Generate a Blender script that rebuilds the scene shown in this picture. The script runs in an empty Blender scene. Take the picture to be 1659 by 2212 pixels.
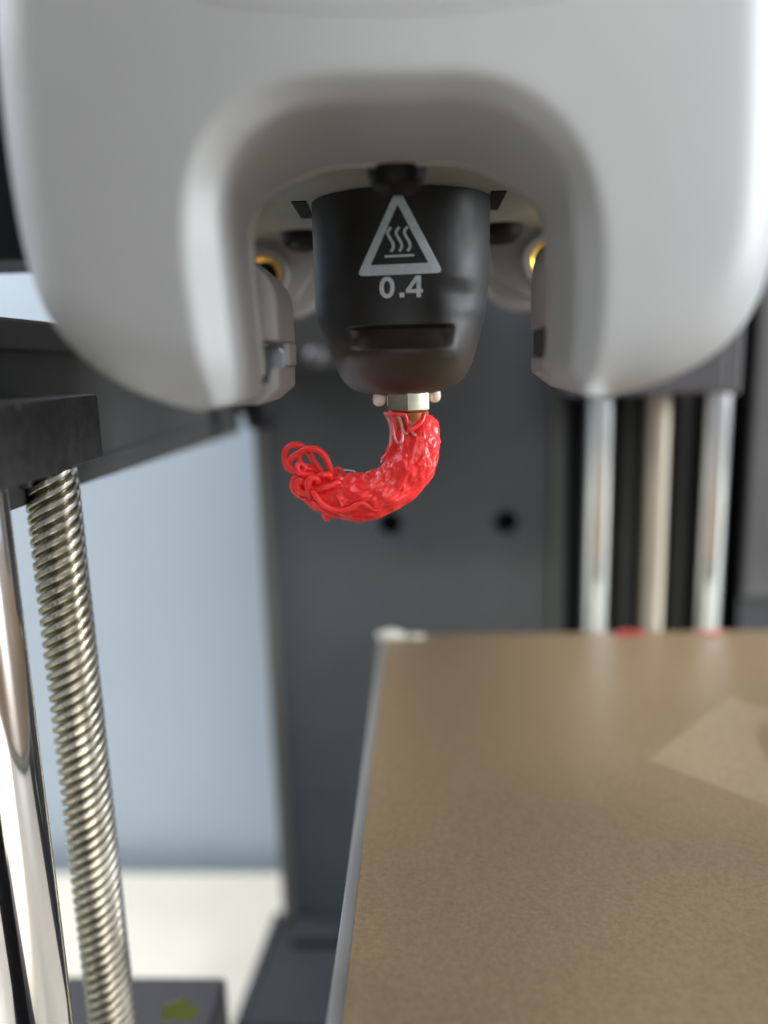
import bpy, bmesh, math, random
import numpy as np
from mathutils import Vector, Matrix, noise
random.seed(7)
scene = bpy.context.scene
# ---------------------------------------------------------------- scale and camera
# 1 unit = 10 cm.  All building code works in millimetres with the lens at (0,0,0),
# x right, y away, z up; the table top lies 222 mm below the lens.
S = 0.01
LENS_Z = 222.0
scene.unit_settings.system = 'METRIC'
scene.unit_settings.scale_length = 0.1
F = 1661.0
up_c = Vector((-0.0289, 0.981, 0.1918)).normalized()
fw_c = Vector((68, 323, -1661)).normalized()
fw_c = (fw_c - up_c * fw_c.dot(up_c)).normalized()
rt_c = fw_c.cross(up_c)
cam_d = bpy.data.cameras.new('camera')
cam = bpy.data.objects.new('camera', cam_d)
scene.collection.objects.link(cam)
scene.camera = cam
cx_, cy_, cz_ = [Vector((rt_c[i], fw_c[i], up_c[i])) for i in range(3)]
M = Matrix((cx_, cy_, cz_)).transposed().to_4x4()
M.translation = Vector((0, 0, LENS_Z * S))
cam.matrix_world = M
cam_d.sensor_fit = 'HORIZONTAL'
cam_d.sensor_width = 27.0
cam_d.lens = 27.0 * F / 1659.0
cam_d.clip_start = 0.02
cam_d.clip_end = 200
VIEW = -cz_
def axis_dist(p): return Vector(p).dot(VIEW)
cam_d.dof.use_dof = True
cam_d.dof.focus_distance = axis_dist((0, 113, -10)) * S
cam_d.dof.aperture_fstop = cam_d.lens * 1e-3 / (2 * 2.1 * S)
cam_d.dof.aperture_blades = 0

def ray(px, py):
    v = Vector((px - 829.5, -(py - 1106), -F))
    return Vector((v.dot(rt_c), v.dot(fw_c), v.dot(up_c)))
def UY(px, py, y):
    r = ray(px, py); return r * (y / r.y)
def UZ(px, py, z):
    r = ray(px, py); return r * (z / r.z)
def UX(px, py, x):
    r = ray(px, py); return r * (x / r.x)

# ---------------------------------------------------------------- world and lamps
w = bpy.data.worlds.new('World'); scene.world = w; w.use_nodes = True
nt = w.node_tree
bg = nt.nodes['Background']
tc = nt.nodes.new('ShaderNodeTexCoord'); sp = nt.nodes.new('ShaderNodeSeparateXYZ')
rp = nt.nodes.new('ShaderNodeValToRGB'); mr = nt.nodes.new('ShaderNodeMapRange')
nt.links.new(tc.outputs['Generated'], sp.inputs[0]); nt.links.new(sp.outputs['Z'], mr.inputs[0])
mr.inputs[1].default_value = -1; mr.inputs[2].default_value = 1
nt.links.new(mr.outputs[0], rp.inputs[0]); nt.links.new(rp.outputs[0], bg.inputs[0])
rp.color_ramp.elements[0].color = (0.10, 0.09, 0.08, 1)
rp.color_ramp.elements[1].color = (0.42, 0.46, 0.50, 1)
bg.inputs[1].default_value = 1.1
def area(name, loc, target, sx, sy, power, col):
    l = bpy.data.lights.new(name, 'AREA'); l.shape = 'RECTANGLE'; l.size = sx; l.size_y = sy
    l.energy = power; l.color = col
    o = bpy.data.objects.new(name, l); scene.collection.objects.link(o)
    o.location = loc
    o.rotation_euler = (Vector(target) - Vector(loc)).to_track_quat('-Z', 'Y').to_euler()
    return o
area('window_light', (14, -1.0, 5.5), (0, 1.2, 2.2), 5, 6, 2100, (0.93, 0.97, 1.0))
area('room_light', (2.5, -10, 7.5), (0, 1.5, 2.0), 8, 6, 380, (1.0, 0.98, 0.95))
area('wall_fill', (-5.2, 2.4, 6.5), (-3.6, 4.8, 2.9), 3, 1.6, 700, (0.97, 0.98, 1.0))  # added fill that brightens the wall, stands for no fixture
sb = bpy.data.lights.new('rod_streak_spot', 'SPOT'); sb.energy = 30000; sb.spot_size = math.radians(12); sb.spot_blend = 0.25  # added spot; the lit table gives the guide rod its white streak
sb.shadow_soft_size = 0.08; sb.color = (1.0, 0.97, 0.92)
sbo = bpy.data.objects.new('rod_streak_spot', sb); scene.collection.objects.link(sbo)
sbo.location = (9, -10, 9); sbo.rotation_euler = (Vector((1.05, -2.0, 0)) - sbo.location).to_track_quat('-Z', 'Y').to_euler()
scene.view_settings.view_transform = 'Standard'
scene.view_settings.look = 'None'
scene.view_settings.exposure = 0.30
scene.view_settings.gamma = 1.0
scene.cycles.max_bounces = 8

# ---------------------------------------------------------------- materials
def mat(name, col, rough=0.5, metal=0.0, noise_amt=0.0, nscale=30.0, bump=0.0, bscale=60.0, col2=None,
        sss=0.0, coat=0.0, spec=0.5, aniso=0.0, rvar=0.0, stretch=(1, 1, 1), specks=0.0):
    m = bpy.data.materials.new(name); m.use_nodes = True
    n = m.node_tree.nodes; L = m.node_tree.links
    b = n['Principled BSDF']
    b.inputs['Base Color'].default_value = (*col, 1)
    b.inputs['Roughness'].default_value = rough
    b.inputs['Metallic'].default_value = metal
    b.inputs['Specular IOR Level'].default_value = spec
    b.inputs['Coat Weight'].default_value = coat
    b.inputs['Coat Roughness'].default_value = 0.12
    b.inputs['Anisotropic'].default_value = aniso
    if sss:
        b.inputs['Subsurface Weight'].default_value = sss
        b.inputs['Subsurface Radius'].default_value = (1.0, 0.15, 0.1)
        b.inputs['Subsurface Scale'].default_value = 1.2 * S
    t = n.new('ShaderNodeTexCoord'); mp = n.new('ShaderNodeMapping')
    mp.inputs['Scale'].default_value = stretch
    L.new(t.outputs['Object'], mp.inputs[0])
    if noise_amt or col2:
        q = n.new('ShaderNodeTexNoise'); q.inputs['Scale'].default_value = nscale
        q.inputs['Detail'].default_value = 6; q.inputs['Roughness'].default_value = 0.62
        L.new(mp.outputs[0], q.inputs['Vector'])
        r = n.new('ShaderNodeValToRGB')
        r.color_ramp.elements[0].position = 0.32; r.color_ramp.elements[1].position = 0.68
        c2 = col2 or tuple(min(1, c * (1 + noise_amt)) for c in col)
        c1 = col if col2 else tuple(c * (1 - noise_amt) for c in col)
        r.color_ramp.elements[0].color = (*c1, 1); r.color_ramp.elements[1].color = (*c2, 1)
        L.new(q.outputs[0], r.inputs[0]); L.new(r.outputs[0], b.inputs['Base Color'])
    if specks:
        v = n.new('ShaderNodeTexVoronoi'); v.inputs['Scale'].default_value = 16
        L.new(mp.outputs[0], v.inputs['Vector'])
        lt = n.new('ShaderNodeMath'); lt.operation = 'LESS_THAN'; lt.inputs[1].default_value = specks
        L.new(v.outputs['Distance'], lt.inputs[0])
        mxs = n.new('ShaderNodeMixRGB'); mxs.inputs[2].default_value = (0.35, 0.35, 0.36, 1)
        src = b.inputs['Base Color'].links[0].from_socket
        L.new(src, mxs.inputs[1]); L.new(lt.outputs[0], mxs.inputs[0]); L.new(mxs.outputs[0], b.inputs['Base Color'])
    if rvar:
        q2 = n.new('ShaderNodeTexNoise'); q2.inputs['Scale'].default_value = nscale * 0.7
        q2.inputs['Detail'].default_value = 5
        L.new(mp.outputs[0], q2.inputs['Vector'])
        a = n.new('ShaderNodeMapRange'); a.inputs[1].default_value = 0.3; a.inputs[2].default_value = 0.7
        a.inputs[3].default_value = max(0.02, rough - rvar); a.inputs[4].default_value = min(1, rough + rvar)
        L.new(q2.outputs[0], a.inputs[0]); L.new(a.outputs[0], b.inputs['Roughness'])
    if bump:
        q3 = n.new('ShaderNodeTexNoise'); q3.inputs['Scale'].default_value = bscale
        q3.inputs['Detail'].default_value = 4
        L.new(mp.outputs[0], q3.inputs['Vector'])
        bp = n.new('ShaderNodeBump'); bp.inputs['Strength'].default_value = 1.0
        bp.inputs['Distance'].default_value = bump * S
        L.new(q3.outputs[0], bp.inputs['Height']); L.new(bp.outputs[0], b.inputs['Normal'])
    return m

M_cover = mat('grey_shell_plastic', (0.425, 0.43, 0.43), 0.40, noise_amt=0.03, nscale=5, bump=0.02, bscale=260, rvar=0.06)
M_rim = mat('glossy_moulded_rim', (0.40, 0.38, 0.36), 0.18, coat=0.4)
M_inner = mat('grey_inner_plastic', (0.37, 0.36, 0.355), 0.4, noise_amt=0.05, nscale=5, bump=0.01, bscale=60)
M_steelplate = mat('olive_steel_plate', (0.40, 0.41, 0.345), 0.42, metal=0.4, noise_amt=0.10, nscale=14, rvar=0.08)
M_silver = mat('brushed_steel', (0.50, 0.54, 0.57), 0.36, metal=0.9, noise_amt=0.12, nscale=60, stretch=(3, 3, 0.3), rvar=0.08)
M_blackscrew = mat('black_oxide_screw', (0.012, 0.009, 0.008), 0.40, spec=0.2, noise_amt=0.15, nscale=30)
M_brass = mat('brass_insert', (0.95, 0.60, 0.14), 0.35, metal=1.0, noise_amt=0.1, nscale=40)
M_nozzle = mat('nickel_plated_brass', (0.90, 0.80, 0.58), 0.18, metal=1.0, noise_amt=0.30, nscale=14, rvar=0.12, bump=0.06, bscale=14)
M_collar = mat('stained_brass', (0.38, 0.10, 0.045), 0.35, metal=0.55, col2=(0.50, 0.25, 0.11), nscale=9)
M_cream = mat('cream_silicone_sleeve', (0.76, 0.65, 0.55), 0.45, sss=0.2, noise_amt=0.04, nscale=20)
M_print = mat('pale_blue_grey_print', (0.60, 0.69, 0.75), 0.55, noise_amt=0.12, nscale=90)
M_panel = mat('dark_slate_panel', (0.070, 0.079, 0.088), 0.40, noise_amt=0.10, nscale=3, bump=0.02, bscale=40)
M_flange = mat('panel_flange', (0.10, 0.105, 0.095), 0.4, noise_amt=0.1, nscale=4)
M_floor = mat('dark_floor_plastic', (0.014, 0.016, 0.021), 0.65, noise_amt=0.15, nscale=4)
M_block = mat('dark_block_plastic', (0.030, 0.027, 0.031), 0.6, noise_amt=0.10, nscale=6)
M_beam = mat('charcoal_beam_plastic', (0.050, 0.050, 0.050), 0.55, noise_amt=0.12, nscale=5, bump=0.02, bscale=50)
M_black = mat('black_plastic', (0.006, 0.006, 0.008), 0.6, spec=0.2)
M_bracket = mat('black_grained_plastic', (0.042, 0.042, 0.046), 0.48, noise_amt=0.40, nscale=60, bump=0.14, bscale=90, specks=0.085)
M_holder = mat('mid_grey_plastic', (0.085, 0.08, 0.09), 0.5, noise_amt=0.08, nscale=5)
M_rightpanel = mat('grey_side_plastic', (0.12, 0.117, 0.12), 0.5, noise_amt=0.08, nscale=4)
M_chrome = mat('polished_rod_steel', (0.70, 0.67, 0.66), 0.09, metal=1.0, rvar=0.05, nscale=24, stretch=(1, 1, 0.15), bump=0.012, bscale=30)
M_chrome_soft = mat('ground_rod_steel', (0.86, 0.88, 0.89), 0.24, metal=1.0)
M_screw_far = mat('beige_screw_steel', (0.50, 0.44, 0.36), 0.42, metal=0.9)
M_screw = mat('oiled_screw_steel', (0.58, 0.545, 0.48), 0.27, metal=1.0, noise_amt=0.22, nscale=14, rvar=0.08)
M_wall = mat('blue_grey_wall_paint', (0.52, 0.605, 0.70), 0.7, noise_amt=0.02, nscale=1.5)
M_table = mat('cream_table_top', (0.60, 0.57, 0.49), 0.45, noise_amt=0.03, nscale=3)
M_edge = mat('bed_bare_edge', (0.36, 0.345, 0.33), 0.45, metal=0.3, noise_amt=0.05, nscale=10)
M_clip = mat('white_residue', (0.75, 0.72, 0.66), 0.5, noise_amt=0.1, nscale=30)
M_redbit = mat('red_plastic_scrap', (0.55, 0.06, 0.05), 0.4)
M_palered = mat('pale_red_scrap', (0.62, 0.20, 0.17), 0.45)
M_arrow = mat('green_arrow_paint', (0.12, 0.14, 0.015), 0.6, noise_amt=0.12, nscale=12)
M_red = mat('glossy_red_plastic', (0.90, 0.022, 0.024), 0.31, sss=0.35, coat=0.1, bump=0.02, bscale=60,
            col2=(0.95, 0.05, 0.045), nscale=14)
M_redmatte = mat('red_strand_plastic', (0.93, 0.035, 0.033), 0.42, sss=0.35, noise_amt=0.08, nscale=20, bump=0.012, bscale=80)
M_string = mat('pink_stretched_plastic', (0.95, 0.42, 0.44), 0.08, coat=0.8)
M_string.node_tree.nodes['Principled BSDF'].inputs['Transmission Weight'].default_value = 0.45
M_hair = mat('pale_thin_string', (0.75, 0.68, 0.66), 0.3)

# textured print sheet: brown gold grain
M_bed = mat('textured_gold_sheet', (0.225, 0.155, 0.086), 0.34, metal=0.12, spec=0.32, bump=0.07, bscale=170,
            col2=(0.300, 0.212, 0.126), nscale=130, rvar=0.06)
M_bedmark = mat('paler_patch', (0.285, 0.208, 0.122), 0.42, metal=0.12, spec=0.28, bump=0.07, bscale=170,
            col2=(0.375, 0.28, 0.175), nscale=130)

def grease_and_shade(m):   # oily olive grime in the thread grooves, and painted shade down the left side
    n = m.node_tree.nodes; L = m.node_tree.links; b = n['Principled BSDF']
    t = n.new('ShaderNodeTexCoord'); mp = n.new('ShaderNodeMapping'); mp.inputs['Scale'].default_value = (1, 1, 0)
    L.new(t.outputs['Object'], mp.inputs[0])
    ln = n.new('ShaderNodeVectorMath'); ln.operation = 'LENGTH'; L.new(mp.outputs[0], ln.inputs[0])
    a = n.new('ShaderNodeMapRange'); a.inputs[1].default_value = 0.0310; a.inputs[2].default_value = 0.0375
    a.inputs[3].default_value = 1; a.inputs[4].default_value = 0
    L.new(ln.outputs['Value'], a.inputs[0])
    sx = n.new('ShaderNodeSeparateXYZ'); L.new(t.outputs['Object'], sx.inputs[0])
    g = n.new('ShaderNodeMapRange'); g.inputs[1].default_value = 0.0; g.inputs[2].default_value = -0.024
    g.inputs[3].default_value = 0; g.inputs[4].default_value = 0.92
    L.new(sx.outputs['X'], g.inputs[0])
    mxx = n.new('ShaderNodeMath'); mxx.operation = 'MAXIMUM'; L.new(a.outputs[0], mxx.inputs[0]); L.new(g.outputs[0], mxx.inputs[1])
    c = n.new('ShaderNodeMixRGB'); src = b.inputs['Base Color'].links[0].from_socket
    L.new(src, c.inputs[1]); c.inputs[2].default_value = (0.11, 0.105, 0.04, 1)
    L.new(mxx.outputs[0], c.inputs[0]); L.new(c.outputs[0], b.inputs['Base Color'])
grease_and_shade(M_screw)
# silicone sock: black, with a brown-red heat stain near its foot
def sock_material():
    m = mat('black_silicone', (0.014, 0.0125, 0.0125), 0.50, bump=0.05, bscale=32, rvar=0.10, nscale=14)
    n = m.node_tree.nodes; L = m.node_tree.links; b = n['Principled BSDF']
    t = n.new('ShaderNodeTexCoord'); s_ = n.new('ShaderNodeSeparateXYZ'); L.new(t.outputs['Object'], s_.inputs[0])
    q = n.new('ShaderNodeTexNoise'); q.inputs['Scale'].default_value = 9; q.inputs['Detail'].default_value = 4
    L.new(t.outputs['Object'], q.inputs['Vector'])
    ad = n.new('ShaderNodeMath'); ad.operation = 'MULTIPLY_ADD'; ad.inputs[1].default_value = 0.06
    L.new(q.outputs[0], ad.inputs[0]); L.new(s_.outputs['Z'], ad.inputs[2])
    a = n.new('ShaderNodeMapRange'); a.inputs[1].default_value = 0.11; a.inputs[2].default_value = 0.17
    a.inputs[3].default_value = 1; a.inputs[4].default_value = 0
    L.new(ad.outputs[0], a.inputs[0])
    # redder to the left, olive brown to the right, as the stain lies
    xr = n.new('ShaderNodeMapRange'); xr.inputs[1].default_value = -0.06; xr.inputs[2].default_value = 0.06
    L.new(s_.outputs['X'], xr.inputs[0])
    st = n.new('ShaderNodeMixRGB'); st.inputs[1].default_value = (0.042, 0.017, 0.014, 1)
    st.inputs[2].default_value = (0.044, 0.030, 0.018, 1); L.new(xr.outputs[0], st.inputs[0])
    mx = n.new('ShaderNodeMixRGB'); mx.inputs[1].default_value = (0.014, 0.0125, 0.0125, 1)
    L.new(st.outputs[0], mx.inputs[2]); L.new(a.outputs[0], mx.inputs[0])
    L.new(mx.outputs[0], b.inputs['Base Color'])
    return m
M_sock = sock_material()

# ---------------------------------------------------------------- helpers
C = scene.collection
def W(p): return Vector((p[0] * S, p[1] * S, (p[2] + LENS_Z) * S))
ROOT = {}
def tag(o, label=None, cat=None, group=None, kind=None):
    if label: o['label'] = label
    if cat: o['category'] = cat
    if group: o['group'] = group
    if kind: o['kind'] = kind
    return o
def thing(name, base, label, cat, group=None):
    o = bpy.data.objects.new(name, None); C.objects.link(o)
    o.empty_display_size = 0.05
    o.location = W(base); ROOT[o.name] = Vector(base)
    return tag(o, label, cat, group)
def origin_of(o):
    while o.parent: o = o.parent
    return ROOT.get(o.name, Vector((0, 0, 0)))
def mesh(name, verts, faces, m, parent=None, smooth=False, base=None, sharp=None):
    """verts in mm, lens coordinates; becomes one object"""
    org = origin_of(parent) if parent else Vector(base or verts[0])
    me = bpy.data.meshes.new(name)
    me.from_pydata([tuple((Vector(v) - org) * S) for v in verts], [], faces)
    me.update()
    bm = bmesh.new(); bm.from_mesh(me)
    bmesh.ops.recalc_face_normals(bm, faces=bm.faces)
    bm.to_mesh(me); bm.free()
    if smooth:
        for p in me.polygons: p.use_smooth = True
        if sharp is not None: me.set_sharp_from_angle(angle=math.radians(sharp))
    me.materials.append(m)
    o = bpy.data.objects.new(name, me); C.objects.link(o)
    if parent: o.parent = parent
    else:
        o.location = W(org); ROOT[o.name] = org
    return o
def merge(*parts):
    V, Fc = [], []
    for v, f in parts:
        k = len(V); V += list(v); Fc += [tuple(i + k for i in g) for g in f]
    return V, Fc
def box(x0, x1, y0, y1, z0, z1, bev=0.0, seg=2):
    bm = bmesh.new(); bmesh.ops.create_cube(bm, size=1)
    for v in bm.verts:
        v.co = Vector(((x0 + x1) / 2 + v.co.x * (x1 - x0), (y0 + y1) / 2 + v.co.y * (y1 - y0), (z0 + z1) / 2 + v.co.z * (z1 - z0)))
    if bev: bmesh.ops.bevel(bm, geom=bm.edges[:], offset=bev, segments=seg, affect='EDGES', profile=0.5)
    r = ([v.co.copy() for v in bm.verts], [tuple(v.index for v in f.verts) for f in bm.faces]); bm.free(); return r
def prism(poly, y0, y1, bev=0.0, axis='y'):
    """poly of (x,z) extruded along y (or (x,y) along z)"""
    bm = bmesh.new()
    mk = (lambda a, b, t: (a, t, b)) if axis == 'y' else (lambda a, b, t: (a, b, t)) if axis == 'z' else (lambda a, b, t: (t, a, b))
    A = [bm.verts.new(mk(a, b, y0)) for a, b in poly]; B = [bm.verts.new(mk(a, b, y1)) for a, b in poly]
    n = len(poly)
    bm.faces.new(A); bm.faces.new(B[::-1])
    for i in range(n): bm.faces.new((A[i], A[(i + 1) % n], B[(i + 1) % n], B[i]))
    bmesh.ops.recalc_face_normals(bm, faces=bm.faces)
    if bev: bmesh.ops.bevel(bm, geom=bm.edges[:], offset=bev, segments=2, affect='EDGES', profile=0.5)
    bm.verts.index_update()
    r = ([v.co.copy() for v in bm.verts], [tuple(v.index for v in f.verts) for f in bm.faces]); bm.free(); return r
def lathe(c, prof, n=32, axis='z', ph=0.0, caps=True):
    """prof: (radius, height) pairs along axis"""
    V, Fc = [], []
    for r, h in prof:
        for k in range(n):
            a = 2 * math.pi * k / n + ph
            if axis == 'z': V.append(Vector((c[0] + r * math.cos(a), c[1] + r * math.sin(a), c[2] + h)))
            else: V.append(Vector((c[0] + r * math.cos(a), c[1] + h, c[2] + r * math.sin(a))))
    for j in range(len(prof) - 1):
        for k in range(n):
            a, b = j * n + k, j * n + (k + 1) % n
            Fc.append((a, b, b + n, a + n))
    if caps:
        Fc.append(tuple(range(n))[::-1]); Fc.append(tuple(range(len(V) - n, len(V))))
    return V, Fc
def spline(pts, n):
    """Catmull-Rom through pts (tuples of any length), n samples per span"""
    P = [np.array(p, float) for p in pts]
    P = [2 * P[0] - P[1]] + P + [2 * P[-1] - P[-2]]
    out = []
    for i in range(1, len(P) - 2):
        for k in range(n):
            t = k / n
            out.append(0.5 * (2 * P[i] + (P[i + 1] - P[i - 1]) * t + (2 * P[i - 1] - 5 * P[i] + 4 * P[i + 1] - P[i + 2]) * t * t
                              + (3 * P[i] - P[i - 1] - 3 * P[i + 1] + P[i + 2]) * t ** 3))
    out.append(P[-2]); return out
def tube(pts, rad, n=10, jitter=0.0):
    """pts: Vectors; rad: number or list. round ends"""
    pts = [Vector(p) for p in pts]
    if not hasattr(rad, '__len__'): rad = [rad] * len(pts)
    d0 = (pts[0] - pts[1]).normalized(); d1 = (pts[-1] - pts[-2]).normalized()
    P = [pts[0] + d0 * rad[0] * 0.9, pts[0] + d0 * rad[0] * 0.6] + pts + [pts[-1] + d1 * rad[-1] * 0.6, pts[-1] + d1 * rad[-1] * 0.9]
    R = [rad[0] * 0.3, rad[0] * 0.78] + list(rad) + [rad[-1] * 0.78, rad[-1] * 0.3]
    V, Fc = [], []
    T = [(P[min(i + 1, len(P) - 1)] - P[max(i - 1, 0)]).normalized() for i in range(len(P))]
    u = T[0].orthogonal().normalized()
    for i, p in enumerate(P):
        u = (u - T[i] * u.dot(T[i])).normalized(); v = T[i].cross(u)
        for k in range(n):
            a = 2 * math.pi * k / n
            rr = R[i]
            if jitter: rr *= 1 + jitter * noise.noise(p * 0.9 + Vector((k * 0.3, 0, 0)))
            V.append(p + (u * math.cos(a) + v * math.sin(a)) * rr)
    for i in range(len(P) - 1):
        for k in range(n):
            a, b = i * n + k, i * n + (k + 1) % n
            Fc.append((a, b, b + n, a + n))
    Fc.append(tuple(range(n))[::-1]); Fc.append(tuple(range(len(V) - n, len(V))))
    return V, Fc
def fillet(P, R, seg=5, closed=False):
    P = [Vector(p) for p in P]; n = len(P); out = []
    for i in range(n):
        r = R[i] if hasattr(R, '__len__') else R
        if (not closed and i in (0, n - 1)) or r <= 0: out.append(P[i]); continue
        a, b, c = P[i - 1], P[i], P[(i + 1) % n]
        d1 = (a - b); d2 = (c - b)
        l = min(r, d1.length * 0.48, d2.length * 0.48)
        p1 = b + d1.normalized() * l; p2 = b + d2.normalized() * l
        for k in range(seg + 1):
            t = k / seg
            out.append(p1 * (1 - t) ** 2 + b * 2 * t * (1 - t) + p2 * t * t)
    return out
def smooth01(t): t = max(0.0, min(1.0, t)); return t * t * (3 - 2 * t)

# ================================================================ SETTING
TZ = -LENS_Z
WALL_Y = UZ(400, 1858, TZ).y
o = mesh('table_top', *box(-900, 900, -250, WALL_Y - 8, TZ - 30, TZ, 1.5), M_table, base=(0, 100, TZ - 30)); tag(o, kind='structure')
# wall stands a little turned, as the table edge shows
wv, wf = box(-1100, 1100, WALL_Y, WALL_Y + 20, -950, 1200)
rot = Matrix.Rotation(math.radians(-1.6), 3, 'Z')
o = mesh('wall', [rot @ Vector(v) for v in wv], wf, M_wall, base=(0, 340, TZ)); tag(o, kind='structure')

# ================================================================ PRINTER FRAME
RY = 262.0
fr = thing('printer_frame', (30, 200, TZ), 'dark slate printer frame with rear panel, charcoal side beam and open left side', 'printer frame')
pTL = UY(575, 900, RY); PX0 = pTL.x
FZ = UY(609, 1985, RY).z                                   # height of the frame floor
def holed_panel(name, x0, x1, z0, z1, y, th, holes, m, parent):
    """plate facing the lens with round holes cut through it"""
    cu = bpy.data.curves.new('outline', 'CURVE'); cu.dimensions = '2D'; cu.fill_mode = 'BOTH'; cu.extrude = th / 2
    loops = [[(x0, z0), (x1, z0), (x1, z1), (x0, z1)]]
    for hx, hz_, r in holes:
        loops.append([(hx + r * math.cos(-a * math.pi / 16), hz_ + r * math.sin(-a * math.pi / 16)) for a in range(32)])
    for lp in loops:
        sp_ = cu.splines.new('POLY'); sp_.points.add(len(lp) - 1); sp_.use_cyclic_u = True
        for q, (a, b) in zip(sp_.points, lp): q.co = (a, b, 0, 1)
    tmp = bpy.data.objects.new('outline', cu); C.objects.link(tmp)
    dg = bpy.context.evaluated_depsgraph_get(); dg.update()
    me = bpy.data.meshes.new_from_object(tmp.evaluated_get(dg))
    V = [(v.co.x, y + th / 2 - v.co.z, v.co.y) for v in me.vertices]; Fc = [tuple(f.vertices) for f in me.polygons]
    bpy.data.objects.remove(tmp); bpy.data.curves.remove(cu); bpy.data.meshes.remove(me)
    return mesh(name, V, Fc, m, parent)
chX0 = UY(1222, 1100, RY).x; chX1 = UY(1622, 1100, RY).x
h1 = UY(843, 1131, RY); h2 = UY(1093, 1128, RY)
holed_panel('rear_panel', PX0, chX0, FZ, 95, RY, 3, [(h1.x, h1.z, 4.2), (h2.x, h2.z, 4.2)], M_panel, fr)
mesh('hole_backing', *box(PX0 + 4, chX0 - 2, RY + 9, RY + 10, -90, -30), M_black, fr)
mesh('panel_flange', *box(PX0 - 4.2, PX0 - 0.05, RY - 3, RY + 3, FZ, -14, 0.5), M_flange, fr)
mesh('panel_lip', *box(chX0 - 5.4, chX0 - 2.4, RY - 3.5, RY - 0.05, FZ + 4, 10, 0.6), M_flange, fr)
# recess that carries the rear rods
mesh('rod_channel', *merge(box(chX0 - 2, chX1 + 6, RY + 22, RY + 24, FZ, 60), box(chX0, chX0 + 2, RY, RY + 22, FZ, 60), box(chX1, chX1 + 2, RY - 6, RY + 22, FZ, 60)), M_black, fr)
for a, b in ((1335, 1368), (1455, 1482)):
    xa, xb = UY(a, 1100, RY + 14).x, UY(b, 1100, RY + 14).x
    mesh('channel_rib', *box(xa, xb, RY + 12, RY + 22, FZ, 60, 0.6), M_beam, fr)
rpx = UY(1616, 1100, RY - 12).x; rpz = UY(1640, 1292, RY - 12).z
mesh('right_panel', *box(rpx, chX1 + 90, RY - 12, RY - 8, rpz, 60, 0.8), M_rightpanel, fr)
mesh('right_lower_panel', *box(rpx + 1, chX1 + 90, RY - 7, RY - 6.1, FZ, rpz + 4, 0.2), M_panel, fr)
# grey holder the rear rods run up into
hz = UY(1400, 852, 232).z
mesh('rod_holder', *box(UY(1238, 800, 230).x, UY(1572, 800, 230).x, 229, 258, hz, 26, 1.2), M_holder, fr)
mesh('holder_strip', *box(UY(1578, 800, 230).x, UY(1606, 800, 230).x, 231, 254, hz - 0.5, 26, 0.8), M_rightpanel, fr)
fa = UZ(611, 1972, FZ - 1); fb = UZ(526, 2212, FZ - 1)
mesh('floor_panel', *prism([(fb.x, fb.y), (190, fb.y), (190, RY + 2), (fa.x, RY + 2), (fa.x, fa.y)], FZ - 6, FZ - 1, 0.5, axis='z'), M_floor, fr)
mesh('cross_ledge', *box(PX0 + 0.5, 190, RY - 14, RY - 0.1, FZ - 0.9, FZ + 3.4, 0.8), M_floor, fr)
# side beam, running away from the lens on the left
BX = -60.0
zt = UX(0, 690, BX).z; zt2 = UX(130, 709, BX).z
zb = UX(540, 926, BX).z
bA = UX(175, 1049, BX)
beam_poly = [(60, (zt + zt2) / 2), (RY - 1, (zt + zt2) / 2), (RY - 1, zb), (bA.y, bA.z), (60, bA.z)]
mesh('side_beam', *prism(beam_poly, BX - 9, BX, 0.5, axis='x'), M_beam, fr)
mesh('beam_rib', *box(BX + 0.02, BX + 1.6, 112, RY - 30, zb + 5.0, zb + 6.6, 0.4), M_beam, fr)
mesh('beam_cap', *box(BX + 0.02, BX + 2.2, 60, RY - 2, (zt + zt2) / 2 - 4.2, (zt + zt2) / 2 + 0.4, 0.5), M_beam, fr)
mesh('corner_post', *box(BX - 6, PX0 - 4.3, RY - 8, RY + 6, -16, 95, 0.8), M_beam, fr)
mesh('side_rail', *prism([(fb.x - 0.3, fb.y), (fa.x - 0.3, fa.y), (fa.x - 3.2, fa.y), (fb.x - 3.2, fb.y)], TZ + 0.5, FZ - 0.6, 0.3, axis='z'), M_floor, fr)
tz = UY(20, 575, 135).z
mesh('upper_rail', *box(-140, -58, 128, 146, tz, 90, 1.0), M_black, fr)
fy = UZ(150, 2212, FZ - 1).y - 3
mesh('unseen_dark_base', *box(-125, -24, -70, fy, TZ + 0.6, FZ - 1, 1.5), M_floor, fr)  # added out of view, shaped to darken the guide rod's reflections
mesh('unseen_dark_post', *box(-96, -52, 2, 48, FZ, 90, 2.0), M_black, fr)  # added out of view to mirror as a black band in the rod
# black rubber stop under the corner of the beam
kp = UY(562, 895, 225)
mesh('rubber_stop', *lathe((kp.x, 225, kp.z), [(1.2, -4.6), (3.4, -4.0), (4.4, -2.2), (4.5, 2), (4.5, 12)], 28), M_black, fr, smooth=True, sharp=40)
# rear cross beam with a shiny bolt, seen left of the sock
cb0, cb1 = UY(600, 800, 240), UY(760, 690, 240)
mesh('cross_beam', *box(cb0.x, -2, 238, RY - 0.1, cb0.z, 40, 1.0), M_beam, fr)
bp = UY(680, 772, 236)
mesh('cross_beam_bolt', *lathe((bp.x, 236.5, bp.z), [(1.8, 1.4), (3.0, 1.0), (3.3, 0.2), (2.6, -0.9), (1.2, -1.5), (0.4, -1.6)][::-1], 24, 'y'), M_holder, fr, smooth=True, sharp=50)

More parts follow.
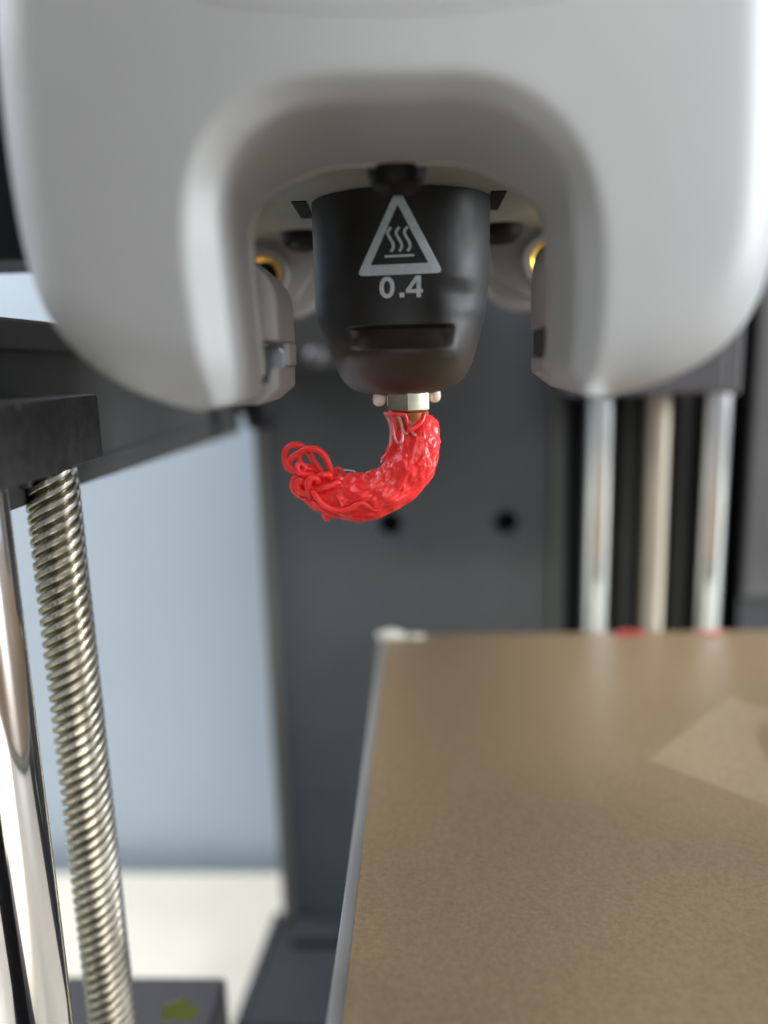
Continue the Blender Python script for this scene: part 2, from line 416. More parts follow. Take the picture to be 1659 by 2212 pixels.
# bracket holding the front rods, lower left
bk_b0 = UX(0, 1066, -47.0); bk_t0 = UX(0, 871, -47.0)
e1 = UX(152, 1013, -47.0); e2 = UX(215, 992, -48.2)
mesh('rod_bracket', *box(-66, -47, 55, e1.y, (bk_b0.z + e1.z) / 2, bk_t0.z, 0.5), M_bracket, fr, smooth=True, sharp=35)
mesh('rod_bracket_end', *box(-65, -48.2, e1.y + 0.05, e2.y + 2, e2.z, bk_t0.z - 0.1, 0.6), M_bracket, fr, smooth=True, sharp=35)
mesh('bracket_core', *box(-70, -66.1, 60, 124, e2.z - 3, bk_t0.z - 1, 0.6), M_black, fr)

# ================================================================ RODS AND SCREWS
def screw(name, cxy, z0, z1, R, lead, starts, depth, m, label, nth=72, spp=14, group=None):
    root = thing(name, (cxy[0], cxy[1], z0), label, 'lead screw', group)
    pitch = lead / starts
    V = []; Fc = []
    NS_ = spp; ds = pitch / NS_; shift = NS_ * starts            # rows run along the helix
    rows = int((z1 - z0) / ds) + shift
    for j in range(rows + 1):
        sj = z0 - lead + j * ds
        t = abs((j % NS_) / NS_ - 0.5) * 2
        h = 1 - smooth01((t - 0.40) / 0.50)
        r = R - depth * (1 - h)
        for k in range(nth):
            th = 2 * math.pi * k / nth
            z = min(z1, max(z0, sj + lead * k / nth))
            V.append((cxy[0] + r * math.cos(th), cxy[1] + r * math.sin(th), z))
    for j in range(rows):
        for k in range(nth):
            if k < nth - 1: q = (j * nth + k, j * nth + k + 1, (j + 1) * nth + k + 1, (j + 1) * nth + k)
            else:
                if j + shift + 1 > rows: continue
                q = (j * nth + k, (j + shift) * nth, (j + shift + 1) * nth, (j + 1) * nth + k)
            zz = [V[i][2] for i in q]
            if max(zz) - min(zz) < 1e-6: continue
            Fc.append(q)
    mesh('thread', V, Fc, m, root, smooth=True)
    mesh('plain_end', *lathe((cxy[0], cxy[1], z1), [(R * 0.8, 0.02), (R * 0.8, 8)], 32), m, root, smooth=True, sharp=40)
    return root
SD = 117.0
sc_top = UY(112, 1060, SD)
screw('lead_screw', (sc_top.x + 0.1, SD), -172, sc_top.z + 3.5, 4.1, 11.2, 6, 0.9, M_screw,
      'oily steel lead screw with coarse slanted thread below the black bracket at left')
rd = UY(72, 2150, 96.0)
ro = mesh('guide_rod', *lathe((rd.x, 96.0, -178), [(4.6, 0), (5.0, 0.5), (5.0, 178 + (bk_b0.z + e1.z) / 2 + 1.5)], 96), M_chrome, base=(rd.x, 96, -178), smooth=True, sharp=40)
tag(ro, 'thick polished guide rod at the left edge with a glaring white highlight', 'guide rod')
# a second rod close behind it, hardly seen
for px, lab in ((1290, 'blurred bright rear guide rod left of the rear lead screw, nearer the bed corner'),
                (1537, 'blurred bright rear guide rod nearest the right edge, beside the black recess')):
    p = UY(px, 1100, 243)
    q = mesh('rear_guide_rod', *lathe((p.x, 243, -178), [(3.7, 0), (4.1, 0.5), (4.1, 178 + hz + 6)], 48), M_chrome_soft, base=(p.x, 243, -178), smooth=True, sharp=40)
    tag(q, lab, 'guide rod', 'rear guide rods behind the bed')
p = UY(1413, 1100, 244)
screw('lead_screw', (p.x, 244), -172, hz + 4, 3.9, 8.0, 4, 0.35, M_screw_far,
      'blurred beige lead screw between the two rear guide rods', nth=32, spp=8)

# ================================================================ BED
BZ = -79.0
c0 = UZ(836, 1372, BZ); c1 = UZ(739, 2212, BZ)
bx, by = (c0.x + c1.x) / 2, c0.y
print('bed edge x', c0.x, c1.x, 'rear y', c0.y)
bed = thing('build_plate', (bx, 60, BZ - 8), 'brown textured build plate below the nozzle with a bare grey left edge', 'build plate')
bx2 = c1.x
shear = (c0.x - c1.x) / (c0.y - c1.y)
def bedx(y): return c1.x + shear * (y - c1.y)
def bedquad(xo, xr, y0, y1, z0, z1, bev):
    return prism([(bedx(y0) + xo, y0), (xr + shear * y0, y0), (xr + shear * y1, y1), (bedx(y1) + xo, y1)], z0, z1, bev, axis='z')
mesh('textured_sheet', *bedquad(0, 190, -31, by, BZ - 0.6, BZ, 0.12), M_bed, bed)
mesh('bare_edge', *bedquad(-2.1, 190.5, -31.5, by + 0.3, BZ - 2.4, BZ - 0.62, 0.3), M_edge, bed)
mesh('bed_carrier', *bedquad(4, 145, 30, by - 3, BZ - 8, BZ - 2.42, 0.5), M_black, bed)
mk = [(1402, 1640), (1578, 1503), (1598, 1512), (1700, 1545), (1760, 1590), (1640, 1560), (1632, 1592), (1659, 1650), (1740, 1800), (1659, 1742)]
mk3 = [UZ(a, b, BZ + 0.03) for a, b in mk]  # flat patch, paler than the sheet around it
mesh('pale_patch', mk3 + [v + Vector((0, 0, -0.028)) for v in mk3], [tuple(range(len(mk3)))] +
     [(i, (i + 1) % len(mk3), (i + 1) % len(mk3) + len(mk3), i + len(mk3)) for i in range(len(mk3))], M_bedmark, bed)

# bits lying on the rear edge
def lump(name, c, sx, sy, sz, m, label, cat, seed, group=None):
    bm = bmesh.new(); bmesh.ops.create_icosphere(bm, subdivisions=3, radius=1)
    for v in bm.verts:
        k = 1 + 0.35 * noise.noise(v.co * 1.6 + Vector((seed, 0, 0)))
        v.co = Vector((c[0] + v.co.x * sx * k, c[1] + v.co.y * sy * k, c[2] + max(v.co.z * sz * k, -0.4 * sz)))
    r = ([v.co.copy() for v in bm.verts], [tuple(v.index for v in f.verts) for f in bm.faces]); bm.free()
    o = mesh(name, *r, m, base=(c[0], c[1], c[2] - sz * 0.4), smooth=True)
    return tag(o, label, cat, group)
p = UZ(842, 1380, BZ); lump('white_scrap', (p.x, by - 2.0, BZ + 0.6), 4.2, 1.6, 1.6, M_clip, 'small white lump of residue on the rear left corner of the build plate', 'scrap', 1)
p = UZ(895, 1380, BZ); lump('white_scrap', (p.x, by - 2.0, BZ + 0.25), 2.9, 1.0, 0.6, M_clip, 'thin pale smear of residue right of the white corner lump', 'scrap', 5)
p = UZ(1365, 1378, BZ); lump('red_scrap', (p.x, by - 2.4, BZ + 0.6), 3.9, 1.2, 0.7, M_redbit, 'bright red plastic scrap on the rear bed edge, left of the rear lead screw', 'plastic scrap', 2)
p = UZ(1545, 1376, BZ); lump('red_scrap', (p.x, by - 2.2, BZ + 0.4), 4.4, 1.1, 0.5, M_palered, 'flatter pale red scrap on the rear bed edge, under the rightmost guide rod', 'plastic scrap', 3)

# ================================================================ BOTTOM LEFT BLOCK
ab = UY(490, 2108, 165); al = UY(140, 2108, 165)
blk = thing('corner_block', ((al.x + ab.x) / 2, 160, FZ - 1), 'blurred dark block with a yellow green arrow at the bottom left', 'block')
mesh('block_body', *box(al.x - 16, ab.x, 135, 165, -176, ab.z, 1.2), M_block, blk)
def flat_poly(P, th, m, name, parent):
    n = len(P)
    return mesh(name, P + [v + Vector((0, 0, -th)) for v in P], [tuple(range(n)), tuple(range(n, 2 * n))[::-1]] + [(i, (i + 1) % n, (i + 1) % n + n, i + n) for i in range(n)], m, parent)
# top face of block slopes gently toward the lens; the arrow is printed on the front slope
arr = [(352, 2172), (395, 2160), (392, 2150), (434, 2188), (398, 2208), (396, 2200), (350, 2205)]
arr3 = [UY(a, b, 134.9) for a, b in arr]
n = len(arr3)
mesh('arrow_mark', arr3 + [v + Vector((0, -0.1, 0)) for v in arr3], [tuple(range(n)), tuple(range(n, 2 * n))[::-1]] + [(i, (i + 1) % n, (i + 1) % n + n, i + n) for i in range(n)], M_arrow, blk)

# ================================================================ PRINTHEAD
head = thing('printhead', (-2, 110, -9), 'grey plastic printhead with a U shaped arch around a black hotend cover marked 0.4', 'printhead')
st = [  # A (front lip), B (start of inner wall), O (outer outline)
 ((440, 882), (498, 870), (450, 884)), ((428, 820), (503, 812), (372, 866)), ((415, 750), (498, 745), (280, 832)),
 ((400, 660), (487, 655), (190, 775)), ((388, 560), (477, 560), (115, 690)), ((386, 470), (470, 470), (66, 570)),
 ((396, 380), (478, 390), (36, 420)), ((430, 290), (505, 325), (16, 260)), ((490, 222), (552, 275), (0, 60)),
 ((580, 176), (620, 238), (10, -190)), ((700, 158), (705, 222), (380, -330)), ((850, 158), (850, 218), (850, -350)),
 ((1000, 155), (985, 212), (1270, -330)), ((1110, 178), (1070, 228), (1640, -220)), ((1200, 235), (1140, 268), (1676, -40)),
 ((1262, 315), (1195, 325), (1682, 150)), ((1300, 420), (1230, 400), (1680, 330)), ((1315, 540), (1242, 520), (1668, 500)),
 ((1312, 660), (1244, 640), (1628, 650)), ((1303, 750), (1240, 740), (1545, 755)), ((1295, 808), (1236, 792), (1425, 820)),
 ((1280, 852), (1252, 838), (1290, 855))]
sm = spline([a + b + c for a, b, c in st], 6)
YA, YB, YO, YBACK = 73.0, 77.0, 84.0, 97.0
def face_y(x, z, d):
    rim = 7.0
    drop = 0.0
    if d < rim: drop = rim - math.sqrt(max(0, rim * rim - (rim - d) ** 2))
    return YA + 0.0034 * (x + 1) ** 2 + 0.0009 * (z - 30) ** 2 * 0.5 + drop * 0.9
outline = [UY(q[4], q[5], YO) for q in sm]
def dist_outline(p):
    m_ = 1e9
    for i in range(0, len(outline) - 1):
        a, b = outline[i], outline[i + 1]
        ax, az, bx_, bz_ = a.x, a.z, b.x, b.z
        dx, dz = bx_ - ax, bz_ - az; L2 = dx * dx + dz * dz + 1e-9
        t = max(0, min(1, ((p[0] - ax) * dx + (p[1] - az) * dz) / L2))
        m_ = min(m_, (p[0] - ax - t * dx) ** 2 + (p[1] - az - t * dz) ** 2)
    return math.sqrt(m_)
rings = []
for q in sm:
    yb_ = YB - 1.7 * smooth01((400 - q[3]) / 150)
    A0 = UY(q[0], q[1], YA); B0 = UY(q[2], q[3], yb_); O0 = outline[len(rings)]
    pts = []
    NF = 26
    for k in range(NF + 1):
        u = k / NF; u = 1 - (1 - u) ** 1.7
        x = A0.x + (O0.x - A0.x) * u; z = A0.z + (O0.z - A0.z) * u
        pts.append(Vector((x, face_y(x, z, dist_outline((x, z))), z)))
    A1 = pts[0]
    # inner lip: the A corner and the B corner are rounded
    yk = 92.0 + 6.4 * smooth01((440 - q[3]) / 225)
    inn = [Vector((B0.x, yk, B0.z)), Vector((B0.x, yb_, B0.z)), A1, pts[4]]
    inn = fillet(inn, [0, 0.45, 0.6, 0], seg=6)
    inn = [inn[0], inn[0].lerp(inn[1], 0.5), inn[0].lerp(inn[1], 0.95)] + inn[1:8] + [inn[7].lerp(inn[8], t_) for t_ in (0.12, 0.5, 0.88)] + inn[8:15] + [inn[14].lerp(inn[15], 0.2)] + inn[15:]
    sec = inn[:-1] + [p for p in pts[4:]]
    last = sec[-1]
    sec.append(Vector((last.x, last.y + 3, last.z))); sec.append(Vector((last.x, 104, last.z)))
    rings.append(sec)
nr = len(rings[0]); V = [p for r in rings for p in r]; Fc = []
for i in range(len(rings) - 1):
    for k in range(nr - 1):
        a = i * nr + k; Fc.append((a, a + 1, a + nr + 1, a + nr))
for i in (0, len(rings) - 1):           # close the leg ends
    cen = Vector((0, 0, 0))
    for p in rings[i]: cen += p
    V.append(cen / nr); c = len(V) - 1
    for k in range(nr): Fc.append((i * nr + k, i * nr + (k + 1) % nr, c))
cover = mesh('front_cover', V, Fc, M_cover, head, smooth=True, sharp=50)
cover.data.validate()
mesh('inner_rim', *tube([r[0] + Vector((0, 0.05, 0)) for r in rings[6:-6]], 0.30, 8), M_rim, head, smooth=True)
# slightly raised seam across the brow of the cover
seam = []
for px, py in ((430, -18), (560, 2), (700, 12), (850, 15), (1000, 8), (1120, -6), (1230, -22)):
    seam.append((px, py))
pts = []
for px, py in spline(seam, 6):
    p = UY(px, py, YA)
    for _ in range(3): p = UY(px, py, face_y(p.x, p.z, 50))
    pts.append(p + Vector((0, 0.35, 0)))
mesh('brow_seam', *tube(pts, 0.5, 10), M_cover, head, smooth=True)

# inner clip blocks at the feet of the arch
def P2(lst, y): return [(UY(a, b, y).x, UY(a, b, y).z) for a, b in lst]
yb0 = 96.0
L_out = [(520, 560), (570, 560), (588, 588), (625, 620), (634, 660), (638, 742), (574, 738), (576, 822), (560, 850), (560, 872), (520, 880)]
mesh('clip_block', *prism(P2([(505, 540), (545, 562), (575, 582), (610, 612), (626, 634), (634, 665), (638, 742), (574, 741), (574, 826), (500, 826)], yb0 + 14), yb0, yb0 + 14, 0.25), M_inner, head)
mesh('clip_foot', *prism(P2([(480, 827), (592, 827), (618, 818), (622, 795), (638, 790), (638, 832), (604, 862), (484, 868)], yb0 + 13), yb0 - 0.6, yb0 + 13, 0.25), M_inner, head)
mesh('clip_post', *prism(P2([(626, 744), (640, 744), (641, 789), (626, 789)], yb0 + 12), yb0 + 6, yb0 + 12, 0.15), M_inner, head)
mesh('clip_tongue', *prism(P2([(574, 748), (612, 750), (622, 760), (624, 822), (574, 826)], yb0 + 8), yb0 + 5, yb0 + 8, 0.2), M_silver, head)
yr0 = 96.0
mesh('clip_block', *prism(P2([(1250, 520), (1190, 520), (1168, 540), (1152, 575), (1146, 610), (1146, 712), (1190, 704), (1194, 800), (1250, 800)], yr0 + 14), yr0, yr0 + 14, 0.25), M_inner, head)
mesh('clip_foot', *prism(P2([(1146, 772), (1163, 768), (1168, 798), (1196, 802), (1206, 812), (1270, 838), (1268, 844), (1192, 836), (1147, 803)], yr0 + 13), yr0 - 0.3, yr0 + 13, 0.25), M_inner, head)
mesh('clip_tongue', *prism(P2([(1152, 716), (1190, 708), (1194, 800), (1170, 796), (1166, 768), (1152, 768)], yr0 + 12), yr0 + 4, yr0 + 12, 0.2), M_bracket, head)

# underside plate and its three button head screws
PZ = UY(850, 349, 97.4).z
pl = [(-26, 93), (-14, 97.5), (12, 97.5), (24, 93), (30, 93), (33, 118), (33, 153), (-33, 153), (-33, 118), (-30, 93)]
mesh('mounting_plate', *prism(pl, PZ, PZ + 1.6, 0.2, axis='z'), M_steelplate, head)
for s, (px0, px1) in ((-1, ((645, 434), (664, 470))), (1, ((1078, 412), (1062, 452)))):
    a = UZ(px0[0], px0[1], PZ); b = UZ(px1[0], px1[1], PZ)
    mesh('plate_slot', *prism([(a.x - 1.1, a.y), (a.x + 1.1, a.y), (b.x + 1.0, b.y), (b.x - 1.0, b.y)], PZ - 0.15, PZ + 0.3, 0, axis='z'), M_black, head)
def button(c, r, h, par):
    pr = [(0.01, -h), (r * 0.3, -h), (r * 0.34, -h), (r * 0.62, -h * 0.93), (r * 0.85, -h * 0.68), (r * 0.97, -h * 0.3), (r, 0)]
    root = mesh('plate_screw', *lathe(c, pr, 36, caps=False), M_blackscrew, par, smooth=True, sharp=50)
    mesh('hex_socket', *lathe((c[0], c[1], c[2] - h - 0.03), [(r * 0.36, 0), (r * 0.36, 0.5)], 6), M_black, root)
p = UZ(855, 358, PZ); button((p.x, max(p.y + 1.2, 101.0), PZ - 0.02), 3.7, 2.9, head)
p = UY(657, 510, 146); button((p.x, 146, PZ - 0.02), 4.3, 3.0, head)
p = UY(1077, 490, 146); button((p.x, 146, PZ - 0.02), 4.3, 3.0, head)

# rear duct shells: two rounded lobes with a sunk face and a brass insert
def lobe(pts, inner, ins, y):
    o = mesh('duct_shell', *prism(P2(pts, y), y, y + 10, 0.5), M_inner, head, smooth=True, sharp=40)
    mesh('duct_face', *prism(P2(inner, y - 1.2), y - 1.2, y - 0.05, 0.4), M_inner, o, smooth=True, sharp=40)
    c = UY(ins[0], ins[1], y - 2)
    mesh('insert_boss', *lathe((c.x, y - 3.2, c.z), [(4.6, 2.0), (4.6, 0.2), (4.4, 0), (3.5, 0), (3.4, 1.6)], 40, 'y', caps=False), M_inner, o, smooth=True, sharp=40)
    pr = []
    for k in range(9): pr.append((3.2 - 0.1 * k if k % 2 else 2.9 - 0.1 * k, 0.2 + k * 0.24))
    ring = mesh('brass_insert', *lathe((c.x, y - 3.2, c.z), [(3.5, 0.1), (3.3, 0.05)] + pr, 40, 'y', caps=False), M_brass, o, smooth=True, sharp=60)
    mesh('insert_bore', *lathe((c.x, y - 1.3, c.z), [(3.4, 0.0), (3.4, 0.2)], 32, 'y'), M_black, ring)
lobe([(500, 500), (700, 495), (700, 620), (684, 650), (660, 672), (636, 683), (600, 680), (540, 650), (500, 610)],
     [(510, 510), (676, 505), (676, 590), (640, 648), (600, 650), (545, 620)], (572, 592), 153.5)
lobe([(1040, 492), (1260, 488), (1260, 640), (1190, 665), (1130, 668), (1090, 655), (1060, 630), (1040, 600)],
     [(1048, 498), (1250, 494), (1250, 640), (1150, 645), (1110, 625), (1062, 590)], (1181, 563), 153.5)
mesh('rear_housing', *merge(box(-34, -14, 158, 178, 14, 60, 1.0), box(10, 36, 158, 178, 14, 60, 1.0), box(-38, 38, 104, 150, PZ + 6, 92, 2)), M_inner, head)

# ---- silicone sock
SY = 122.0
FY = UZ(866, 399, PZ).y                    # depth of the sock's front where it meets the plate
HD = SY - FY
print('plate z', PZ, 'sock front', FY)
prof_px = [(395, 676, 1058), (430, 674, 1059), (470, 675, 1058), (520, 677, 1057), (570, 679, 1056), (620, 681, 1054), (660, 682, 1051), (682, 685, 1049),
           (700, 691, 1043), (730, 704, 1036), (760, 716, 1028), (785, 726, 1020), (805, 734, 1012), (822, 744, 1000), (836, 759, 983), (844, 774, 966), (849, 793, 945), (851, 815, 925)]
prof = []
for py, l, r in prof_px:
    a, b = UY(l, py, SY), UY(r, py, SY); prof.append(((a.z + b.z) / 2, a.x, b.x))
ZTOP = PZ - 0.05
prof[0] = (ZTOP, prof[0][1], prof[0][2])
zs = [p[0] for p in prof][::-1]
zf = np.linspace(zs[0], zs[-1], 400)
def soft(vals):
    f = np.interp(zf, zs, vals); pad = np.concatenate([f[:1] * 1 + (f[0] - f[1:15][::-1]), f, np.full(14, f[-1])])
    k_ = np.hanning(31)[1:-1]; k_ /= k_.sum()
    g = np.convolve(pad, k_, 'valid'); w_ = np.clip((zf - zs[0]) / 1.6, 0, 1)
    return g[:400] * w_ + f * (1 - w_)
Lf = soft([p[1] for p in prof][::-1]); Rf = soft([p[2] for p in prof][::-1])
def sock_lr(z):
    return float(np.interp(z, zf, Lf)), float(np.interp(z, zf, Rf))
zbot = zs[0]
def sock_hd(z):
    if z > 6: return HD + 0.03 * (z - PZ)
    t = (6 - z) / (6 - zbot)
    return HD + 0.03 * (6 - PZ) - 6.0 + 6.0 * math.sqrt(max(0, 1 - t ** 3.2))
SN = 2.08
def sock_feat(x, z):
    cxs = -2.1
    wx = 1 - smooth01((abs(x - cxs) - 5.6) / 2.4)
    d = 0.0
    # pocket: overhung above, its back sloping out to the lip
    pk = (0.25 + 1.15 * max(0.0, min(1.0, (z - 1.9) / 2.7))) * smooth01((z - 1.5) / 0.7) * (1 - smooth01((z - 4.5) / 0.55))
    d += wx * pk
    wl = 1 - smooth01((abs(x - cxs) - 7.6) / 2.5)
    d -= 0.75 * wl * math.exp(-((z - 1.0) / 1.7) ** 2)
    # scooped cheeks
    fall = (1 - smooth01((z - 9.0) / 2.6)) * smooth01((z - 1.5) / 8.0)
    d += 0.6 * math.exp(-((x - 6.6) / 2.5) ** 2) * fall
    d += 0.5 * math.exp(-((x + 11.2) / 2.3) ** 2) * fall
    # flash line at the foot
    if z < 2.2: d -= 0.09 * math.exp(-((x + 1.9) / 0.10) ** 2)
    return d
def sock_front(x, z):
    l, r = sock_lr(z); c = (l + r) / 2; hw = (r - l) / 2
    u = min(1, abs(x - c) / hw)
    return SY - sock_hd(z) * (1 - u ** SN) ** (1 / SN) + sock_feat(x, z)
V = []; Fc = []
zl = list(np.arange(ZTOP, 12, -0.5)) + list(np.arange(12, zbot, -0.17)) + [zbot]
NT = 220
for z in zl:
    l, r = sock_lr(z); c = (l + r) / 2; hw = (r - l) / 2; hd = sock_hd(z)
    for k in range(NT):
        a = 2 * math.pi * k / NT
        ca, sa = math.cos(a), math.sin(a)
        x = c + hw * math.copysign(abs(ca) ** (2 / SN), ca)
        y = SY - hd * math.copysign(abs(sa) ** (2 / SN), sa)
        if sa > 0: y += sock_feat(x, z) * smooth01(sa / 0.3)
        V.append((x, y, z))
for j in range(len(zl) - 1):
    for k in range(NT):
        a, b = j * NT + k, j * NT + (k + 1) % NT
        Fc.append((a, b, b + NT, a + NT))
Fc.append(tuple(range(NT))); Fc.append(tuple(range(len(V) - NT, len(V)))[::-1])
sock = mesh('silicone_sock', V, Fc, M_sock, head, smooth=True, sharp=60)

def on_sock(px, py, lift=0.07):
    y = 111.0
    for _ in range(25):
        p = UY(px, py, y); y = sock_front(p.x, p.z) - lift
    return UY(px, py, y)
def strip(outer, inner, closed=False, name='mark'):
    V = []; n = len(outer)
    NS = 3
    for o_, i_ in zip(outer, inner):
        for k in range(NS + 1):
            t = k / NS; V.append(on_sock(o_[0] + (i_[0] - o_[0]) * t, o_[1] + (i_[1] - o_[1]) * t))
    Fc = []
    for j in range(n if closed else n - 1):
        for k in range(NS):
            a = j * (NS + 1) + k; b = ((j + 1) % n) * (NS + 1) + k
            Fc.append((a, a + 1, b + 1, b))
    return V, Fc
def stroke(pts, wd, closed=False):
    O, I = [], []; n = len(pts)
    for i, p in enumerate(pts):
        if closed: t = Vector(pts[(i + 1) % n]) - Vector(pts[i - 1])
        else: t = Vector(pts[min(i + 1, n - 1)]) - Vector(pts[max(i - 1, 0)])
        t.normalize(); nn = Vector((-t.y, t.x)) * wd / 2
        O.append(Vector(p) + nn); I.append(Vector(p) - nn)
    return strip(O, I, closed)
def dens(P, k, closed=True):
    out = []; n = len(P)
    for i in range(n if closed else n - 1):
        a, b = Vector(P[i]), Vector(P[(i + 1) % n])
        for j in range(k): out.append(a + (b - a) * j / k)
    if not closed: out.append(Vector(P[-1]))
    return out
V2 = lambda *a: [Vector(p) for p in a]
outer = dens(fillet(V2((859, 402), (958, 589), (771, 597)), 15, 6, True), 4)
inner = dens(fillet(V2((858.5, 441), (925, 567.5), (801, 573)), 1.5, 6, True), 4)
mesh('warning_triangle', *strip(outer, inner, True), M_print, sock)
wave = [(845, 491), (838, 502), (842, 513), (849, 525), (850, 535), (845, 544)]
for k in range(3):
    w_ = [tuple(q) for q in spline([(x + 18.0 * k - 0.5, y - 0.8 * k) for x, y in wave], 5)]
    mesh('heat_wave', *stroke(w_, 6.2), M_print, sock)
mesh('heat_bar', *stroke(dens(V2((831, 554), (895, 551)), 8, False), 5.2), M_print, sock)
ring = [(836 + 11.6 * math.copysign(abs(math.cos(a)) ** 0.85, math.cos(a)), 621 + 18.5 * math.copysign(abs(math.sin(a)) ** 0.9, math.sin(a))) for a in [2 * math.pi * k / 36 for k in range(36)]]
mesh('digit_zero', *stroke(ring, 9.2, True), M_print, sock)
mesh('decimal_point', *stroke(dens(V2((863, 637.5), (873.5, 637)), 3, False), 10.5), M_print, sock)
mesh('digit_four', *merge(stroke(dens(V2((904.5, 595), (904.5, 642)), 8, False), 9.6),
                          stroke(dens(V2((877, 629), (913.5, 628)), 6, False), 8.0),
                          stroke(dens(V2((901.5, 597.5), (879.5, 629)), 6, False), 8.0)), M_print, sock)

# ---- nozzle and wire sleeves
NX = UY(881, 870, 118).x; NY = 118.0
NR = 3.62
zn0 = UY(881, 892, NY - 3).z; zn1 = -3.0
def hexring(r, z, rc=0.35, ph=math.radians(-87)):
    P = [Vector((NX + r * math.cos(ph + k * math.pi / 3), NY + r * math.sin(ph + k * math.pi / 3), z)) for k in range(6)]
    return fillet(P, rc, 3, True)
rings = [hexring(2.9, zn0 - 0.02), hexring(3.30, zn0 + 0.12), hexring(NR + 0.05, zn0 + 0.4), hexring(NR + 0.05, zn1)]
m_ = len(rings[0]); V = [p for r in rings for p in r]
Fc = [(j * m_ + k, j * m_ + (k + 1) % m_, (j + 1) * m_ + (k + 1) % m_, (j + 1) * m_ + k) for j in range(3) for k in range(m_)]
Fc += [tuple(range(m_)), tuple(range(3 * m_, 4 * m_))[::-1]]
noz = mesh('nozzle', V, Fc, M_nozzle, head, smooth=True, sharp=22)
mesh('nozzle_tip', *lathe((NX, NY, zn0), [(0.5, -3.7), (0.9, -3.5), (2.3, -2.3), (3.0, -1.3), (3.2, -0.03)], 40), M_collar, noz, smooth=True, sharp=50)
for (px, py0, r, y_) in ((819, 865, 14, 117), (939, 857, 13.5, 118.5)):
    p = UY(px, py0, y_); q = UY(px + (3 if px < 880 else -3), 835, y_)
    mesh('wire_sleeve', *tube([q, p + (q - p) * 0.3, p], r * y_ / F, 24), M_cream, head, smooth=True)

# ================================================================ RED PLASTIC
BY = 117.0
blob = thing('plastic_blob', (UY(905, 905, BY).x, BY, zn0), 'glossy red tangle of extruded plastic curling left from the nozzle tip', 'plastic blob')
path = [(899, 902, 27, 2.2), (907, 927, 38, 0.9), (906, 962, 42, -0.8), (892, 1003, 47, -1.0), (857, 1042, 51, -1.2), (808, 1066, 55, -1.0), (757, 1070, 51, -0.5), (712, 1060, 42, 0), (682, 1046, 30, 0.3)]
cl = [(UY(a[0], a[1], BY + a[3]), a[2] * BY / F) for a in spline(path, 10)]
def frame_at(s):
    s = max(0, min(len(cl) - 1.001, s)); i = int(s); f = s - i
    p = cl[i][0].lerp(cl[i + 1][0], f); r = cl[i][1] * (1 - f) + cl[i + 1][1] * f
    t = (cl[min(i + 2, len(cl) - 1)][0] - cl[max(i - 1, 0)][0]).normalized()
    u = Vector((0, 1, 0)); u = (u - t * u.dot(t)).normalized(); v = t.cross(u)
    return p, r, u, v
def skin(s, a):
    """relief of the fused strands: long streaks along the curl, lumps, fine grain"""
    p, r, u, v = frame_at(s)
    d = u * math.cos(a) + v * math.sin(a)
    q = p + d * r
    arc = a * r + 0.9 * noise.noise(q * 0.35) + 0.22 * (s * 0.55)
    L_ = s * 0.62
    e = 0.62 * noise.noise(q * 0.22) + 0.24 * noise.noise(Vector((L_ * 0.42, math.cos(a) * r * 0.95 + 0.12 * L_, math.sin(a) * r * 0.95)))
    st1 = 1 - abs(noise.noise(Vector((L_ * 0.26 + 7, math.cos(a) * r * 1.35 + 0.30 * L_, math.sin(a) * r * 1.35 - 0.2 * L_)))) * 2
    e += 0.20 * st1 + 0.05 * noise.noise(q * 1.7) + 0.012 * noise.noise(q * 3.6)
    return p + d * (r * 0.955 + e)
NS1, NA1 = 330, 150
V = []; Fc = []
for i in range(NS1 + 1):
    s_ = (len(cl) - 1.01) * i / NS1
    for k in range(NA1): V.append(skin(s_, 2 * math.pi * k / NA1))
for i in range(NS1):
    for k in range(NA1):
        a, b = i * NA1 + k, i * NA1 + (k + 1) % NA1
        Fc.append((a, b, b + NA1, a + NA1))
Fc.append(tuple(range(NA1))[::-1]); Fc.append(tuple(range(len(V) - NA1, len(V))))
parts = [(V, Fc)]
rnd = random.Random(23)
for k in range(34):                     # single strands melted half way into the skin
    s0 = rnd.uniform(6, len(cl) - 26); ln = rnd.uniform(14, 40); a0 = rnd.uniform(0, 6.283); tw = rnd.uniform(-0.035, 0.035)
    rr = rnd.uniform(0.20, 0.34)
    P = []; s_ = s0
    while s_ < min(s0 + ln, len(cl) - 3):
        p, r, u, v = frame_at(s_); a = a0 + tw * (s_ - s0) + 0.16 * math.sin(s_ * 0.35 + a0 * 5)
        c = skin(s_, a); P.append(c - (c - p).normalized() * rr * (0.55 + 0.3 * math.sin(s_ * 0.5 + a0))); s_ += 0.9
    if len(P) > 6: parts.append(tube(P, [rr * min(1.0, 0.25 + 0.15 * min(i_, len(P) - 1 - i_)) for i_ in range(len(P))], 10))
